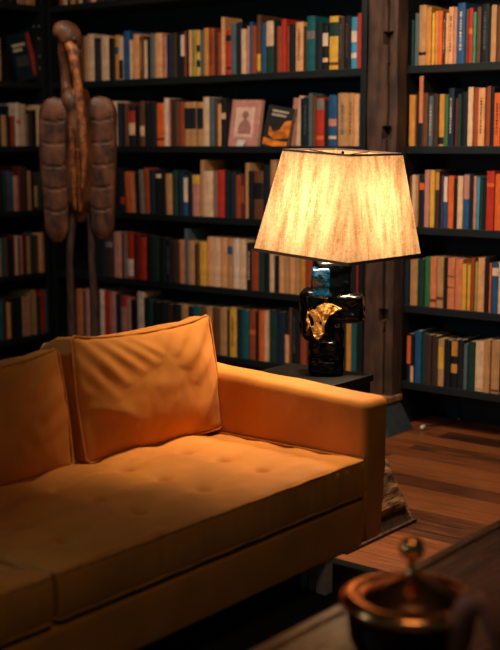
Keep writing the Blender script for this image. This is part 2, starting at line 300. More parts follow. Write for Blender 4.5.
# row data: (x0, x1, top_y, colour, extras)   extras: ('band', y0, y1, colour) ('txt', colour) ('lean', shift_px) ('low', y)
ROWS = {
 ('main', 0): dict(bot=4, books=[(58,62,-40,'rust'),(62,66,-42,'cream'),(66,69,-40,'black'),(69,74,-45,'tan',('txt','black')),(74,78,-43,'brown'),(78,80.5,-40,'cream'),(80.5,86,-44,'navy'),
   (86,90,-42,'rust'),(90,95,-46,'cream',('txt','brown')),(95,98,-44,'ink'),(98,103,-40,'maroon'),(103,110,-48,'navy'),(110,114,-46,'slate'),(114,121,-44,'black'),(121,127,-44,'brown'),(127,135,-46,'ink')]),
 ('main', 1): dict(books=[(72,76,38,'dkbrown'),(76,80,36,'tan'),(80,83.5,37,'brown'),(83.5,87,36,'tan'),(87.5,94,34,'cream'),(94,97.5,38,'navy'),(97.5,101,42,'dkbrown'),(101,108.5,36,'cream'),(108.5,114,38,'black'),
   (114,118.5,35,'ochre',('band',47,54,'blue')),(118.5,123,37,'cream',('band',60,79,'ink')),(123,129.5,31,'blue'),(129.5,132,40,'cream'),(132,139,34,'peach'),(139,143,36,'brown',('txt','cream')),(143,146.5,40,'cream'),
   (146.5,148.5,36,'black'),(148.5,152,33,'slate'),(152,155,34,'grey'),(155,162,33,'peach'),(162,166,37,'pink',('txt','brown')),(166,172,34,'navy'),(172,177,33,'dkbrown'),(177,179.5,36,'black'),
   (179.5,183.5,32,'ink',('band',35,56,'white')),(183.5,186,31,'rust'),(186,188.5,30,'black'),(188.5,191.5,30,'peach'),(191.5,196,30,'olive',('txt','brown')),(196,199.8,30,'yellow',('band',45,52,'ink'),('band',60,67,'ink')),(199.8,203,30,'slate'),
   (203,208,28,'ochre'),(208,214,28,'rust',('txt','maroon')),(214,216.5,34,'dkbrown'),(216.5,221,32,'rust'),(221,224.8,17,'peach'),(224.8,230.8,29,'red',('band',35,41,'black'),('band',67,69,'ink')),(230.8,236,24,'slate'),(236,241,22,'ink'),
   (241,246,29,'cream'),(246,248.5,26,'pink'),(248.5,252,22,'blue'),(252,256.5,26,'rust'),(256.5,260.5,15,'brown',('band',54,71,'yellow')),(260.5,265.3,23,'blue'),(265.3,273,20,'dkgreen',('band',21,46,'cream')),(273,276,28,'black'),
   (276,281,26,'rust'),(281,286,19,'red'),(286,289,26,'rust'),(289,294.5,24,'black'),(294.5,302.5,22,'peach',('txt','brown')),(302.5,306.5,26,'dkbrown'),(306.5,315,16,'teal',('band',31,39,'grey')),(315,322,23,'ink'),
   (322,328,25,'black',('band',33,46,'white'),('band',58,62,'cream')),(328,337.5,16,'yellow',('band',22,36,'dkgreen'),('band',62,65,'brown')),(337.5,344,17,'dkbrown',('txt','slate')),(344,351,16,'black',('txt','brown')),(351,357,17,'ltblue',('band',31,42,'white'),('band',53,58,'white')),(357,363.5,13,'red')]),
 ('main', 2): dict(books=[(70,75,102,'brown'),(75,80,104,'tan'),(111,117,101,'cream'),(117,121.5,103,'navy'),(121.5,124.5,106,'black'),(124.5,128.5,103,'brown'),(128.5,135,106,'ink',('band',111,123,'red'),('band',123,135,'cream')),(135,139.5,105,'black'),
   (139.5,144,101,'brown',('band',126,136,'cream')),(144,149,103,'black'),(149,155.5,102,'ink'),(155.5,163.5,103,'orange',('band',138,140,'maroon')),(163.5,168,98,'white'),(168,170.5,99,'pink'),(170.5,174.5,99,'dkbrown'),(174.5,179,101,'brown'),(179,183.5,102,'rust'),
   (183.5,190,102,'tan',('band',108,129,'ink')),(190,196.5,102,'tan',('band',108,129,'ink')),(196.5,203,102,'tan',('band',108,129,'ink')),(203,209,97,'cream'),(209,214,98,'slate'),(214,217,101,'brown'),(217,221,104,'peach'),(221,226,99,'black',('band',113,119,'cream')),
   (299.5,303,98,'black'),(303,307.5,97,'ink',('txt','slate')),(307.5,311.5,93,'slate'),(311.5,316,96,'brown'),(316,324,98,'red',('band',99,110,'grey'),('band',136,140,'orange')),(324,328.5,100,'black'),(328.5,336.8,95,'blue',('band',119,126,'pink'),('band',136,139,'cream')),
   (336.8,347,93,'tan',('txt','slate')),(347,353.3,93,'tan',('txt','brown')),(353.3,358.5,94,'peach'),(358.5,364,97,'slate')]),
 ('main', 3): dict(books=[(116,120.5,168,'black'),(120.5,125,172,'ink',('band',197,204,'red')),(125.5,130.5,172,'orange',('lean',-3)),(130.5,134,174,'salmon',('lean',-3)),(135,140,171,'ink',('lean',-2)),(140,144.5,170,'grey',('lean',-2)),(144.5,149.5,168,'rust',('lean',-2)),(150,155,170,'navy',('lean',-1)),(155,161,171,'black',('band',174,178,'cream')),(161,166,172,'black'),
   (166,172,174,'tan',('lean',-1)),(172.5,177.5,170,'dkgreen'),(178,182.5,172,'navy'),(182.5,187.5,176,'blue',('band',178,202,'white')),(187.5,192,173,'ink'),(192,199.3,175,'pink',('band',175,184,'yellow')),(199.3,203,160,'tan'),(203,212.5,171,'cream'),(212.5,217,171,'grey'),(217,224.5,170,'red'),(224.5,229,170,'ink'),(229,234.5,172,'navy'),
   (234.5,240.5,175,'rust'),(240.5,244,174,'maroon',('band',186,203,'rust')),(244,248.5,163,'tan'),(248.5,253.5,171,'black'),(253.5,263,171,'brown',('band',183,199,'black')),(263,270.5,165,'ink'),(270.5,277,160,'tan'),
   (277,285,168,'brown'),(285,294,170,'navy'),(294,303,166,'cream'),(303,313,168,'rust'),(313,324,170,'teal'),(324,336,166,'tan'),(336,346,168,'black'),(346,356,166,'orange'),(356,364,168,'ink')]),
 ('main', 4): dict(books=[(92,99,236,'black'),(99,106,233,'ink'),(106,113,234,'dkbrown',('band',242,247,'grey')),(114,121,232,'pink'),(121,123.5,233,'maroon'),(123.5,127,233,'grey'),(127,133,233,'red',('band',259,276,'white')),(133,139,234,'maroon'),(139.5,145.5,238,'red'),(146,153,236,'black'),(153,159.5,238,'dkgreen'),(159.5,166,238,'black'),(166,171,240,'ink',('txt','slate')),(171,178.5,241,'dkbrown'),
   (178.5,184.5,240,'salmon'),(184.5,188,229,'slate'),(188,194.5,241,'tan'),(194.5,196.5,244,'black'),(196.5,199.5,244,'brown'),(199.5,206.3,242,'yellow'),(206.3,213,237,'peach'),(213,220,238,'cream'),(220,227,238,'peach'),(227,232.5,239,'tan',('band',246,254,'blue')),(232.5,239,239,'white'),(239,246,240,'cream'),(246,251.5,243,'black',('txt','white')),(251.5,258.5,249,'rust'),
   (258.5,264,250,'dkgreen'),(264,269.3,251,'black'),(269.3,274,254,'cream'),(274,278,256,'black'),(278,283.5,256,'peach'),(283.5,289,256,'tan'),(289,294.5,257,'peach'),(294.5,300,257,'tan'),(300,305,258,'ochre'),(305,312,256,'rust'),
   (312,322,256,'ink'),(322,334,254,'tan'),(334,345,256,'navy'),(345,356,258,'black'),(356,362.5,262,'red')]),
 ('main', 5): dict(books=[(77,83.5,289,'salmon'),(83.5,85.8,292,'black'),(85.8,90.5,289,'pink'),(90.5,100,292,'ink'),(100.5,104,290,'white'),(104,110,291,'red'),(110,115.5,292,'pink'),(115.5,120.5,294,'navy'),(120.5,126.3,296,'red',('band',307,331,'pink')),(126.3,130.5,298,'pink'),(130.5,137.5,300,'black'),(137.5,143.5,292,'white'),(143.5,148,298,'ink'),(148,153,300,'dkgreen'),(153,160,302,'black'),(160,166,302,'ink'),(166,173,304,'dkbrown'),(173,180.5,304,'ink'),
   (180.5,187.5,305,'tan'),(187.5,193,307,'ink'),(193,200,306,'teal'),(200,206,307,'brown'),(206,212,307,'tan'),(212,219.5,308,'brown'),(219.5,227,308,'tan'),(227,229.5,310,'dkbrown'),(229.5,236.5,308,'yellow',('txt','brown')),(236.5,242,309,'navy'),(242,248.5,310,'teal'),(248.5,255,310,'rust',('band',330,335,'orange')),(255,258.5,312,'black'),
   (258.5,264,311,'orange'),(264,268.3,311,'cream'),(268.3,275.5,310,'dkgreen'),(275.5,284,312,'navy'),(284,288.5,312,'ink',('band',335,363,'peach')),(288.5,291,308,'brown'),(291,296,310,'black',('txt','slate')),(296,299.5,312,'ink'),(299.5,306,309,'rust'),(306,313,311,'dkbrown'),
   (313,324,312,'navy'),(324,335,310,'brown'),(335,345.5,312,'black'),(345.5,350.5,318,'ochre'),(350.5,355.7,318,'teal'),(355.7,359,318,'maroon'),(359,362.8,318,'grey')]),
 ('right', 1): dict(books=[(411,413.8,20,'dkgreen'),(413.8,418,13,'slate'),(418,425.8,5,'tan',('band',52,55,'black')),(425.8,431,7,'ochre'),(431,434,13,'yellow'),(434,437.3,11,'ochre'),(437.3,442.2,11,'orange'),(442.2,445,12,'dkbrown',('txt','cream')),(445,448,13,'peach'),(448,453.2,7,'peach',('txt','brown')),(453.2,456.7,7,'pink'),
   (456.7,465,3,'blue',('txt','white')),(465,468,9,'brown'),(468,472.6,8,'red',('band',28,34,'orange')),(472.6,475.6,12,'jade'),(475.6,480,7,'brown'),(480,488.5,4,'black',('txt','slate')),(488.5,490.3,8,'ink'),(490.3,496.2,5,'tan'),(496.2,503,5,'brown'),(503,510,6,'navy'),(510,520,5,'rust'),(520,529,7,'cream')]),
 ('right', 2): dict(books=[(409,415.2,95,'ochre'),(415.2,417.8,92,'black'),(417.8,422.4,73,'ink',('band',74,123,'salmon')),(422.4,427.8,93,'brown'),(427.8,432.4,96,'slate',('txt','white')),(432.4,438.6,94,'dkbrown'),(438.6,444,94,'ochre',('band',137,144,'black')),(444,448,95,'green'),(448,454,88,'navy',('txt','white')),(454,457,98,'maroon'),
   (457,461.3,94,'dkgreen'),(461.3,467.5,92,'black'),(467.5,473,87,'cream'),(473,478,88,'rust'),(478,485,88,'peach',('txt','brown')),(485,489.6,86,'rust'),(489.6,494,87,'black'),(494,501,93,'orange',('txt','black')),(501,508,90,'navy'),(508,518,88,'cream'),(518,528,90,'brown')]),
 ('right', 3): dict(books=[(408,411,176,'brown'),(411,415.2,175,'cream'),(415.2,418.3,176,'tan'),(418.3,424,174,'ink',('band',183,190,'orange')),(424,429.3,170,'pink'),(429.3,434.2,170,'yellow'),(434.2,438.5,171,'dkbrown',('band',172,190,'ochre')),(438.5,441,176,'black'),(441,443.3,175,'purple'),(443.3,447.5,176,'blue',('band',177,202,'white')),(447.5,453.5,176,'orange'),(453.5,457,178,'black'),
   (457,462.8,176,'cream'),(462.8,469,174,'blue',('band',175,199,'pink')),(469,473,174,'ink'),(473,476.3,176,'pink'),(476.3,479.4,177,'ltblue'),(479.4,482.4,179,'dkgreen'),(482.4,486,180,'black'),(486,494.3,171,'red',('band',183,187,'orange')),(494.3,502,174,'orange'),(502,510,172,'black'),(510,520,176,'tan'),(520,528,174,'teal')]),
 ('right', 4): dict(books=[(404.3,409.3,261,'navy'),(409.3,417,260,'tan'),(417,424,259,'dkgreen'),(424,429.7,257,'green'),(429.7,436.3,257,'salmon',('band',299,302,'brown')),(436.3,443.3,257,'tan',('band',297,300,'brown')),(443.3,447,258,'black'),(447,454.7,258,'salmon',('band',276,277,'brown'),('band',287,288,'brown')),(454.7,462.3,259,'salmon'),(462.3,466.8,264,'yellow'),(466.8,470.3,265,'yellow'),(470.3,474.3,258,'rust'),
   (474.3,477.5,262,'olive'),(477.5,484.5,258,'peach'),(484.5,489.3,258,'black'),(489.3,491.5,263,'orange'),(491.5,498.7,263,'blue',('band',268,276,'white')),(498.7,506,262,'cream'),(506,514,264,'black'),(514,524,262,'rust')]),
 ('right', 5): dict(books=[(405.8,410.7,334,'ink',('band',336,364,'orange')),(410.7,414.3,335,'black',('band',366,383,'cream')),(414.3,421,331,'blue'),(421,425,334,'dkgreen'),(425,431.5,335,'dkbrown'),(431.5,438.3,336,'dkbrown'),(438.3,444.5,339,'tan',('band',347,369,'yellow')),(444.5,451.5,340,'black'),(451.5,458.3,340,'black',('band',341,356,'ochre'),('band',364,373,'ochre')),(458.3,464,340,'ink'),(464,468,344,'slate'),
   (468,475,342,'dkgreen'),(475,484,342,'cream',('band',389,390,'tan')),(484,491,340,'tan'),(491,500,341,'tan',('band',390,392,'brown')),(500,508,342,'navy'),(508,518,344,'rust'),(518,526,346,'black')]),
 ('corner', 0): dict(books=[(-6,2,-40,'brown'),(2,9,-42,'black'),(9,17,-44,'ink'),(17,27,-42,'pink'),(27,36,-42,'tan',('txt','brown'))]),
 ('corner', 1): dict(books=[(-7,-3,38,'navy'),(-3,2.3,38,'tan')]),
 ('corner', 2): dict(books=[(-6,-2,112,'brown'),(-2,2.5,108,'navy'),(2.5,7.8,115,'tan'),(7.8,10,106,'ink'),(10,12.3,118,'maroon'),(12.3,16.3,116,'rust'),(16.3,20.8,103,'white',('band',120,124,'orange')),(20.8,27,104,'cream'),(27,29.5,114,'grey'),(29.5,33.5,112,'dkbrown'),(33.5,37.3,110,'black'),(37.3,42,105,'cream')]),
 ('corner', 3): dict(books=[(-5,0,174,'brown'),(0,4,172,'black'),(4,7.5,174,'dkgreen'),(7.5,10,171,'purple'),(10,14.5,172,'teal'),(14.5,19.7,176,'pink'),(19.7,24,166,'maroon'),(24,28,167,'dkbrown'),(28,32.3,171,'tan'),(32.3,35,174,'ink'),(35,38.3,172,'dkbrown',('band',186,207,'tan')),(38.3,43,172,'dkgreen')]),
 ('corner', 4): dict(books=[(-5,-1.5,238,'brown'),(-1.5,2,239,'tan'),(2,5,238,'teal'),(5,8.6,238,'brown'),(8.6,12.6,240,'black'),(12.6,16.2,236,'maroon'),(16.2,19,236,'cream'),(19,20.5,238,'black'),(20.5,23.4,236,'pink'),(23.4,28,235,'maroon'),(28,32,236,'tan'),(32,35.5,235,'dkgreen'),(35.5,39,235,'brown'),(39,44.2,233,'peach'),(44.2,50,235,'purple')]),
 ('corner', 5): dict(books=[(-5,0,302,'black'),(0,3,301,'teal'),(3,7.5,299,'dkbrown'),(7.5,12.3,303,'peach'),(12.3,18,298,'black'),(18,23.5,297,'ink'),(23.5,27,297,'tan'),(27,31,297,'pink'),(31,34,292,'olive'),(34,37,290,'tan'),(37,41.5,296,'dkgreen'),(41.5,46.8,290,'red'),(46.8,52.5,289,'teal')]),
}
BYO = .012            # spines stand this far behind the shelf edge
SHELFNAME = {('main',0):'on cut-off top shelf of wide bookcase', ('main',1):'on shelf above pink portrait book', ('main',2):'on shelf with pink portrait book',
 ('main',3):'on wide bookcase shelf level with lampshade', ('main',4):'on wide bookcase shelf below lampshade', ('main',5):'on lowest shelf of wide bookcase',
 ('right',1):'on top shelf right of post', ('right',2):'on second shelf right of post', ('right',3):'on third shelf right of post', ('right',4):'on fourth shelf right of post', ('right',5):'on lowest shelf right of post',
 ('corner',0):'on cut-off top shelf of corner bookcase', ('corner',1):'on corner bookcase shelf with leaning cover', ('corner',2):'on second shelf of corner bookcase', ('corner',3):'on third shelf of corner bookcase', ('corner',4):'on fourth shelf of corner bookcase', ('corner',5):'on lowest shelf of corner bookcase'}
ORD = ['', 'first', 'second', 'third', 'fourth', 'fifth', 'sixth', 'seventh', 'eighth', 'ninth', 'tenth', 'eleventh', 'twelfth', 'thirteenth', 'fourteenth', 'fifteenth']
def spine_patch(name, w, z0, z1, m, parent, bulge):
    bm = bmesh.new(); n = 6; a = []; hw = w/2-.0006
    for z in (z0, z1):
        a.append([bm.verts.new((w/2+hw*math.cos(math.pi*(1-i/n)), -bulge*math.sin(math.pi*i/n)-.0007-.0006, z)) for i in range(n+1)])
    b = [[bm.verts.new((v.co.x, v.co.y+.0016, v.co.z)) for v in row] for row in a]
    for i in range(n):
        bm.faces.new([a[0][i], a[0][i+1], a[1][i+1], a[1][i]]); bm.faces.new([b[0][i+1], b[0][i], b[1][i], b[1][i+1]])
        bm.faces.new([a[1][i], a[1][i+1], b[1][i+1], b[1][i]]); bm.faces.new([b[0][i], b[0][i+1], a[0][i+1], a[0][i]])
    bm.faces.new([a[0][0], a[1][0], b[1][0], b[0][0]]); bm.faces.new([b[0][n], b[1][n], a[1][n], a[0][n]])
    return link(name, bm, m, parent)
def make_book(w, h, d, key, extras, mapz):
    """local: x across spine 0..w, spine at y=0 facing -y, z up from 0"""
    bm = bmesh.new(); t = min(.0025, w*.15); bulge = min(.006, w*.18)
    n = 6; prof = [(0, d)]+[(w/2-w/2*math.cos(math.pi*i/n), -bulge*math.sin(math.pi*i/n)) for i in range(n+1)]+[(w, d), (w-t, d), (w-t, t), (t, t), (t, d)]
    prism(bm, prof, 0, h, 'z')
    o = link('book', bm, bmat(key))
    bm = bmesh.new(); box(bm, t, w-t, t, d-.004, .003, h-.003); link('page_block', bm, M['pages'], o)
    for e in extras:
        if e[0] == 'band':
            z0, z1 = mapz(e[2]), mapz(e[1]); z0 = max(.001, z0); z1 = min(h-.001, z1)
            if z1 > z0: 
                q = spine_patch('spine_label', w, z0, z1, bmat(e[3]), o, bulge); q['label'] = PAL[e[3]][1]+' spine label'
        if e[0] == 'txt':
            # broken vertical lettering too small to read in the photo
            bm = bmesh.new(); z = h*.22
            while z < h*.84:
                l = random.uniform(.003, .010); l = min(l, h*.86-z)
                ww = w*random.uniform(.09, .15); box(bm, w/2-ww, w/2+ww, -bulge-.0012, -bulge*.5, z, z+l); z += l+random.uniform(.003, .008)
            link('spine_lettering', bm, bmat(e[1]), o)
    return o
labels = {}; pend = []
def px_area(case, row, b):
    x0, x1, top = max(0, b[0]), min(500, b[1]), b[2]
    if x1 <= x0: return 0
    bot = {0: 5, 1: 80-11*(case == 'main' and x0 > 280), 2: 147, 3: 216, 4: 285, 5: 345}[row]
    if case == 'right': bot = {1: 62, 2: 144, 3: 226, 4: 309, 5: 389}[row]
    h = bot-max(0, top); xm = (x0+x1)/2
    if case == 'main' and (41 < xm < 69 and row in (2, 3) or 87 < xm < 112 and row in (2, 3) or 69 <= xm < 87 and row in (2, 3)): h = 0
    if case == 'main' and (row == 3 and xm > 277 or row == 4 and xm > 311 and xm < 352 or row == 5 and 306 < xm < 345): h = 0
    if case == 'main' and row == 5 and xm < 212: h = min(h, 32)
    if case == 'main' and row == 5 and 140 < xm < 212: h = min(h, 14)
    return h*(x1-x0)
RANK = sorted(((px_area(c, r, b), c, r, i) for (c, r), sp in ROWS.items() for i, b in enumerate(sp['books'])), reverse=True)
KEEP = {t[1:] for t in RANK[:294]}
rest = []
for (case, row), spec in ROWS.items():
    z0 = ZS[row]; bl = spec['books']
    for i, b in enumerate(bl):
        x0, x1, top, key = b[:4]; ex = b[4:]
        if case == 'corner':
            X = XL-BYO; xm = .5*(x0+x1); zt = atX(xm, top, X).z
            pm = (top+atX(xm, top, X).z*0+325)/2
            py = 146+ (z0+.12-H)/(ZS[1]-ZS[5])*-1*250
            a = atX(x0, py, X).y; c = atX(x1, py, X).y
        else:
            Y = YS+BYO; xm = .5*(x0+x1); zt = atY(xm, top, Y).z
            py = 146 - (z0+.12-H)/.363*75
            a = atY(x0, py, Y).x; c = atY(x1, py, Y).x
        if zt < z0+.08: zt = z0+.2
        h = min(zt-z0, {0: .36, 1: .39, 2: .31, 3: .315, 4: .315, 5: .31}[row]); w = c-a-.0022; d = random.uniform(.13, .19)
        mapz = (lambda y, xm=xm, case=case, z0=z0: (atX(xm, y, XL-BYO).z if case == 'corner' else atY(xm, y, YS+BYO).z)-z0)
        o = make_book(w, h, d, key, ex, mapz)
        if case == 'corner':
            o.location = (XL-BYO-random.uniform(.001, .012), a, z0); o.rotation_euler = (0, 0, R(90))
        else:
            o.location = (a, YS+BYO+random.uniform(.001, .012), z0)
            for e in ex:
                if e[0] == 'lean': 
                    an = e[1]*.0046/h; o.rotation_euler = (0, an, 0); o.location.z += .0008+abs(math.sin(an))*w*(0 if an < 0 else 1); 
                    if an < 0: o.location.z += 0
        if (case, row, i) not in KEEP: rest.append(o)
        lab = dict(o=o, case=case, row=row, i=i, key=key, w=w, h=h, ex=ex)
        o['category'] = 'book'
        o['group'] = {'main': 'books in the wide bookcase', 'right': 'books in the bookcase right of the post', 'corner': 'books in the corner bookcase'}[case]
        pend.append(lab)
used = {}
def adj(l, rowset):
    hs = sorted(x['h'] for x in rowset); ws = sorted(x['w'] for x in rowset)
    a = ''
    if l['h'] >= hs[int(len(hs)*.85)]: a = 'tall '
    elif l['h'] <= hs[int(len(hs)*.12)]: a = 'short '
    if l['w'] >= ws[int(len(ws)*.88)]: a += 'thick '
    elif l['w'] <= ws[int(len(ws)*.1)]: a += 'thin '
    return a
for (case, row) in ROWS:
    rs = [l for l in pend if l['case'] == case and l['row'] == row]
    for k, l in enumerate(rs):
        nm = PAL[l['key']][1]; bands = [PAL[e[3]][1] for e in l['ex'] if e[0] == 'band']
        deco = (' with '+bands[0]+' label') if bands else ''
        L_ = PAL[rs[k-1]['key']][1] if k else None; R_ = PAL[rs[k+1]['key']][1] if k+1 < len(rs) else None
        same = [x for x in rs if x['key'] == l['key']]; n = same.index(l)+1
        SN = SHELFNAME[(case, row)]
        base = adj(l, rs)+nm+' book'+deco
        cands = [base+', '+SN]
        if L_ and R_: cands.append(f"{base} between {L_} and {R_}, {SN}")
        cands.append(f"{nm} book{deco}, {ORD[n]} {nm} one from left {SN}")
        l['cands'] = cands; l['cheap'] = (base, deco, n, nm, SN, len(same))
allc = {}
for l in pend:
    key = (l['case'], l['row'], l['cheap'][0]); allc.setdefault(key, []).append(l)
for l in pend:
    if (l['case'], l['row'], l['i']) not in KEEP: continue
    base, deco, n, nm, SN, ns = l['cheap']
    rs = [x for x in pend if x['case'] == l['case'] and x['row'] == l['row']]; k = rs.index(l)
    L_ = PAL[rs[k-1]['key']][1] if k else None; R_ = PAL[rs[k+1]['key']][1] if k+1 < len(rs) else None
    twins = [x for x in rs if x['key'] == l['key']]
    def nb(x):
        j = rs.index(x); return (PAL[rs[j-1]['key']][1] if j else None, PAL[rs[j+1]['key']][1] if j+1 < len(rs) else None)
    if L_ and R_ and L_ != R_ and sum(1 for x in twins if set(nb(x)) == {L_, R_}) == 1:
        s = f"{base} between {L_} and {R_}, {SN}"
        if len(s.split()) > 16: s = f"{nm} book between {L_} and {R_}, {SN}"
    elif ns == 1: s = f"{base}, the only {nm} one {SN}"
    else: s = f"{nm} book, {ORD[n]} {nm} one from left {SN}"
    if len(s.split()) > 16: s = f"{nm} book, {ORD[n]} {nm} one from left {SN}"
    if len(s.split()) > 16: s = s.replace('book, ', '', 1) if False else s.replace(' of the wide bookcase', ' of wide bookcase').replace('on the ', 'on ')
    l['o']['label'] = s

# books beyond the 300 that show largest: the smallest slivers, joined as one
bm = bmesh.new(); mats = []
for o in rest:
    for q in [o]+list(o.children):
        mt = q.data.materials[0]
        if mt not in mats: mats.append(mt)
        tmp = q.data.copy(); mw = Matrix.LocRotScale(o.location, o.rotation_euler, None); tmp.transform(mw)
        for p_ in tmp.polygons: p_.material_index = mats.index(mt)
        bm.from_mesh(tmp)
for o in rest:
    for q in list(o.children)+[o]: bpy.data.objects.remove(q)
tag(link('small_books', bm, mats), 'remaining narrow, half hidden books filling the shelves of all the bookcases', 'books', None, 'stuff')

# covers shown face-out -------------------------------------------------
def cover_book(name, label, P, w, h, t, tilt, lean, face, art, rz=0, key='pink'):
    """stands with its front cover towards the room; lean = sideways rotation, tilt = leaning back"""
    o = thing(name, label, 'book', P, rz)
    m = Matrix.Rotation(tilt, 4, 'X') @ Matrix.Rotation(lean, 4, 'Y')
    rot = m.to_euler()
    piv = bpy.data.objects
    def part(nm, bm, mt, **k):
        q = link(nm, bm, mt, o, **k); q.rotation_euler = rot; return q
    bm = bmesh.new(); box(bm, 0, w, 0, .0025, 0, h); box(bm, 0, w, t-.0025, t, 0, h); box(bm, 0, .0025, .0025, t-.0025, 0, h); part('cover', bm, face)
    bm = bmesh.new(); box(bm, .0025, w-.004, .0025, t-.0025, .003, h-.003); part('page_block', bm, M['pages'])
    for nm, mt, polys in art:
        bm = bmesh.new()
        for pts in polys: prism(bm, [(u*w, v*h) for u, v in pts], -.0012-(.0008 if mt is not None and nm in ('portrait', 'title_lettering') else 0), .0003, 'y')
        part(nm, bm, mt)
    return o
def ell(cx, cy, rx, ry, n=20): return [(cx+rx*math.cos(2*math.pi*i/n), cy+ry*math.sin(2*math.pi*i/n)) for i in range(n)]
def rect(a, b, c, d): return [(a, c), (b, c), (b, d), (a, d)]
pinkc = mat('mauve_cover', (202, 138, 128), .5); palec = mat('pale_pink_print', (230, 186, 170), .6, var=.1); figc = mat('mauve_print', (170, 112, 104), .6)
a = atY(227.5, 144.5, YS+.03); b = atY(257, 145, YS+.03); c = atY(231, 99, YS+.03)
cw = b.x-a.x
cover_book('portrait_book', 'pink book facing outward with a pale framed portrait on its cover, second shelf', (a.x, YS+.03, 1.3), cw, c.z-1.3, .022, R(-9), R(1.5), pinkc, [
    ('portrait_panel', palec, [rect(.17, .8, .2, .84)]),
    ('portrait', figc, [ell(.5, .68, .11, .085), [(.3, .27), (.74, .27), (.72, .42), (.66, .53), (.56, .58), (.54, .64), (.47, .64), (.45, .58), (.35, .5), (.3, .4)]]),
    ])
bm = bmesh.new(); prism(bm, [(0, 0), (.045, 0), (.055, .03), (.012, .032)], 0, .0015, 'y')
p = atY(236, 146, YS+.012); o = link('price_card', bm, M['white'], None, loc=(p.x, YS+.012, 1.3), rot=(R(-8), 0, 0)); tag(o, 'small pale card propped against the foot of the pink portrait book', 'card')
darkc = mat('dark_cover', (40, 40, 40), .4); orangec = mat('orange_print', (236, 132, 36), .5, var=.4, nscale=20); creamc = mat('cream_print', (216, 196, 168), .6)
a = atY(263, 142, YS+.03); w = atY(284, 142, YS+.03).x-a.x+.015
lt = [rect(.2+.07*i, .25+.07*i+.01*(i % 2), .86, .9) for i in range(9)]+[rect(.2+.08*i, .26+.08*i, .76, .81) for i in range(7)]
cover_book('art_book', 'dark book facing outward with an orange figure on its cover, leaning beside portrait book', (a.x, YS+.012, 1.303), w*1.12, .205, .018, R(-7), R(9), darkc, [
    ('orange_figure', orangec, [[(.04, .05), (.95, .03), (.97, .2), (.5, .18), (.05, .22)], [(.2, .3), (.45, .2), (.98, .3), (.98, .72), (.74, .66), (.6, .45), (.36, .38), (.2, .5)]]),
    ('title_lettering', creamc, lt)])
# two books leaning against the row beside it
for (x0, x1, top, key, sh, lab, ty) in ((281.5, 287, 98, 'pink', 7.5, 'dusty pink book leaning sideways between the orange-figure cover and a cream book', 0), (288, 293.5, 96, 'cream', 6, 'cream book leaning sideways to the right of a leaning dusty pink book', 0)):
    a = atY(x0, 140, YS+.02); c = atY(x1, 140, YS+.02); h = atY(x0+5, top, YS+.02).z-1.3
    o = make_book(c.x-a.x, h, .15, key, (), None); an = math.atan(sh*.0046/h); o.rotation_euler = (0, an, 0)
    o.location = (a.x+.012, YS+.06, 1.3+math.sin(an)*(c.x-a.x)+.0005); tag(o, lab, 'book', 'books in the wide bookcase')
# leaning cover in the corner bookcase
a = atX(21.5, 79.5, XL-.03); b = atX(42, 79.5, XL-.03)
redc = mat('red_print', (178, 56, 40), .5); bluec = mat('petrol_cover', (22, 40, 48), .4); greyc = mat('grey_print', (66, 70, 66), .6)
lt = [rect(.1+.06*i, .155+.06*i, .72, .785) for i in range(10)]+[rect(.1+.06*i, .155+.06*i, .62, .685) for i in range(7)]
cover_book('art_book', 'dark book facing outward with cream title and red stripe, leaning in the corner bookcase', (XL-.05, a.y, 1.656), (b.y-a.y)*1.08, .262, .02, R(-6), R(-13), bluec, [
    ('title_lettering', creamc, lt), ('red_stripe', redc, [[(.74, .06), (.98, .04), (1, .97), (.84, .97)]]), ('grey_panel', greyc, [rect(.14, .68, .3, .52)])], rz=R(90))

# ---------------------------------------------------------------- timber post
YP = 4.61
pl = atY(365, 200, YP).x; pr = atY(404.5, 200, 4.70).x; pc = atY(387.5, 100, YP).x
post = thing('timber_post', 'rough dark timber post with square peg holes, between the two bookcases', 'post', ((pl+pr)/2, YP, 0))
bm = bmesh.new(); W = (pr-pl)/2; holes = [atY(388, y, YP).z for y in (38, 133, 315)]; x_c = pc-(pl+pr)/2
nx, nz = 44, 330; zt = 3.0; zb = .158; g = []
for j in range(nz+1):
    z = zb+(zt-zb)*j/nz; row = []
    for i in range(nx+1):
        x = -W+2*W*i/nx
        cx = x_c+.004*math.sin(z*5)+.004*noise.noise(Vector((0, 0, z*9)))
        d = .0
        if abs(x-cx) < .0055: d = .035
        for hz in holes:
            if abs(x-x_c) < .0235 and abs(z-hz) < .025: d = .06
        d += .004*noise.noise(Vector((x*30, 3, z*4)))+.003*noise.noise(Vector((x*8, 7, z*14)))
        edge = max(0, abs(x)-W+.012)
        xo = .004*noise.noise(Vector((1, 2, z*3)))*(x/W)
        row.append(bm.verts.new((x+xo, d+edge*.7, z)))
    g.append(row)
for j in range(nz):
    for i in range(nx): bm.faces.new([g[j][i], g[j][i+1], g[j+1][i+1], g[j+1][i]])
bk = [[bm.verts.new((s*W, .09, g[j][0].co.z)) for j in range(nz+1)] for s in (-1, 1)]
for j in range(nz):
    bm.faces.new([g[j][0], g[j+1][0], bk[0][j+1], bk[0][j]]); bm.faces.new([g[j+1][nx], g[j][nx], bk[1][j], bk[1][j+1]])
    bm.faces.new([bk[0][j], bk[0][j+1], bk[1][j+1], bk[1][j]])
link('post_shaft', bm, M['post'], post)
for hz in holes:
    bm = bmesh.new(); box(bm, x_c-.022, x_c+.022, .048, .07, hz-.024, hz+.024); link('wooden_peg', bm, M['carved_dark'], post)
bm = bmesh.new(); box(bm, -W-.03, W+.012, -.13, .085, .13, .158); link('base_ledge', bm, M['ledge'], post, bevel=.003)
bm = bmesh.new()
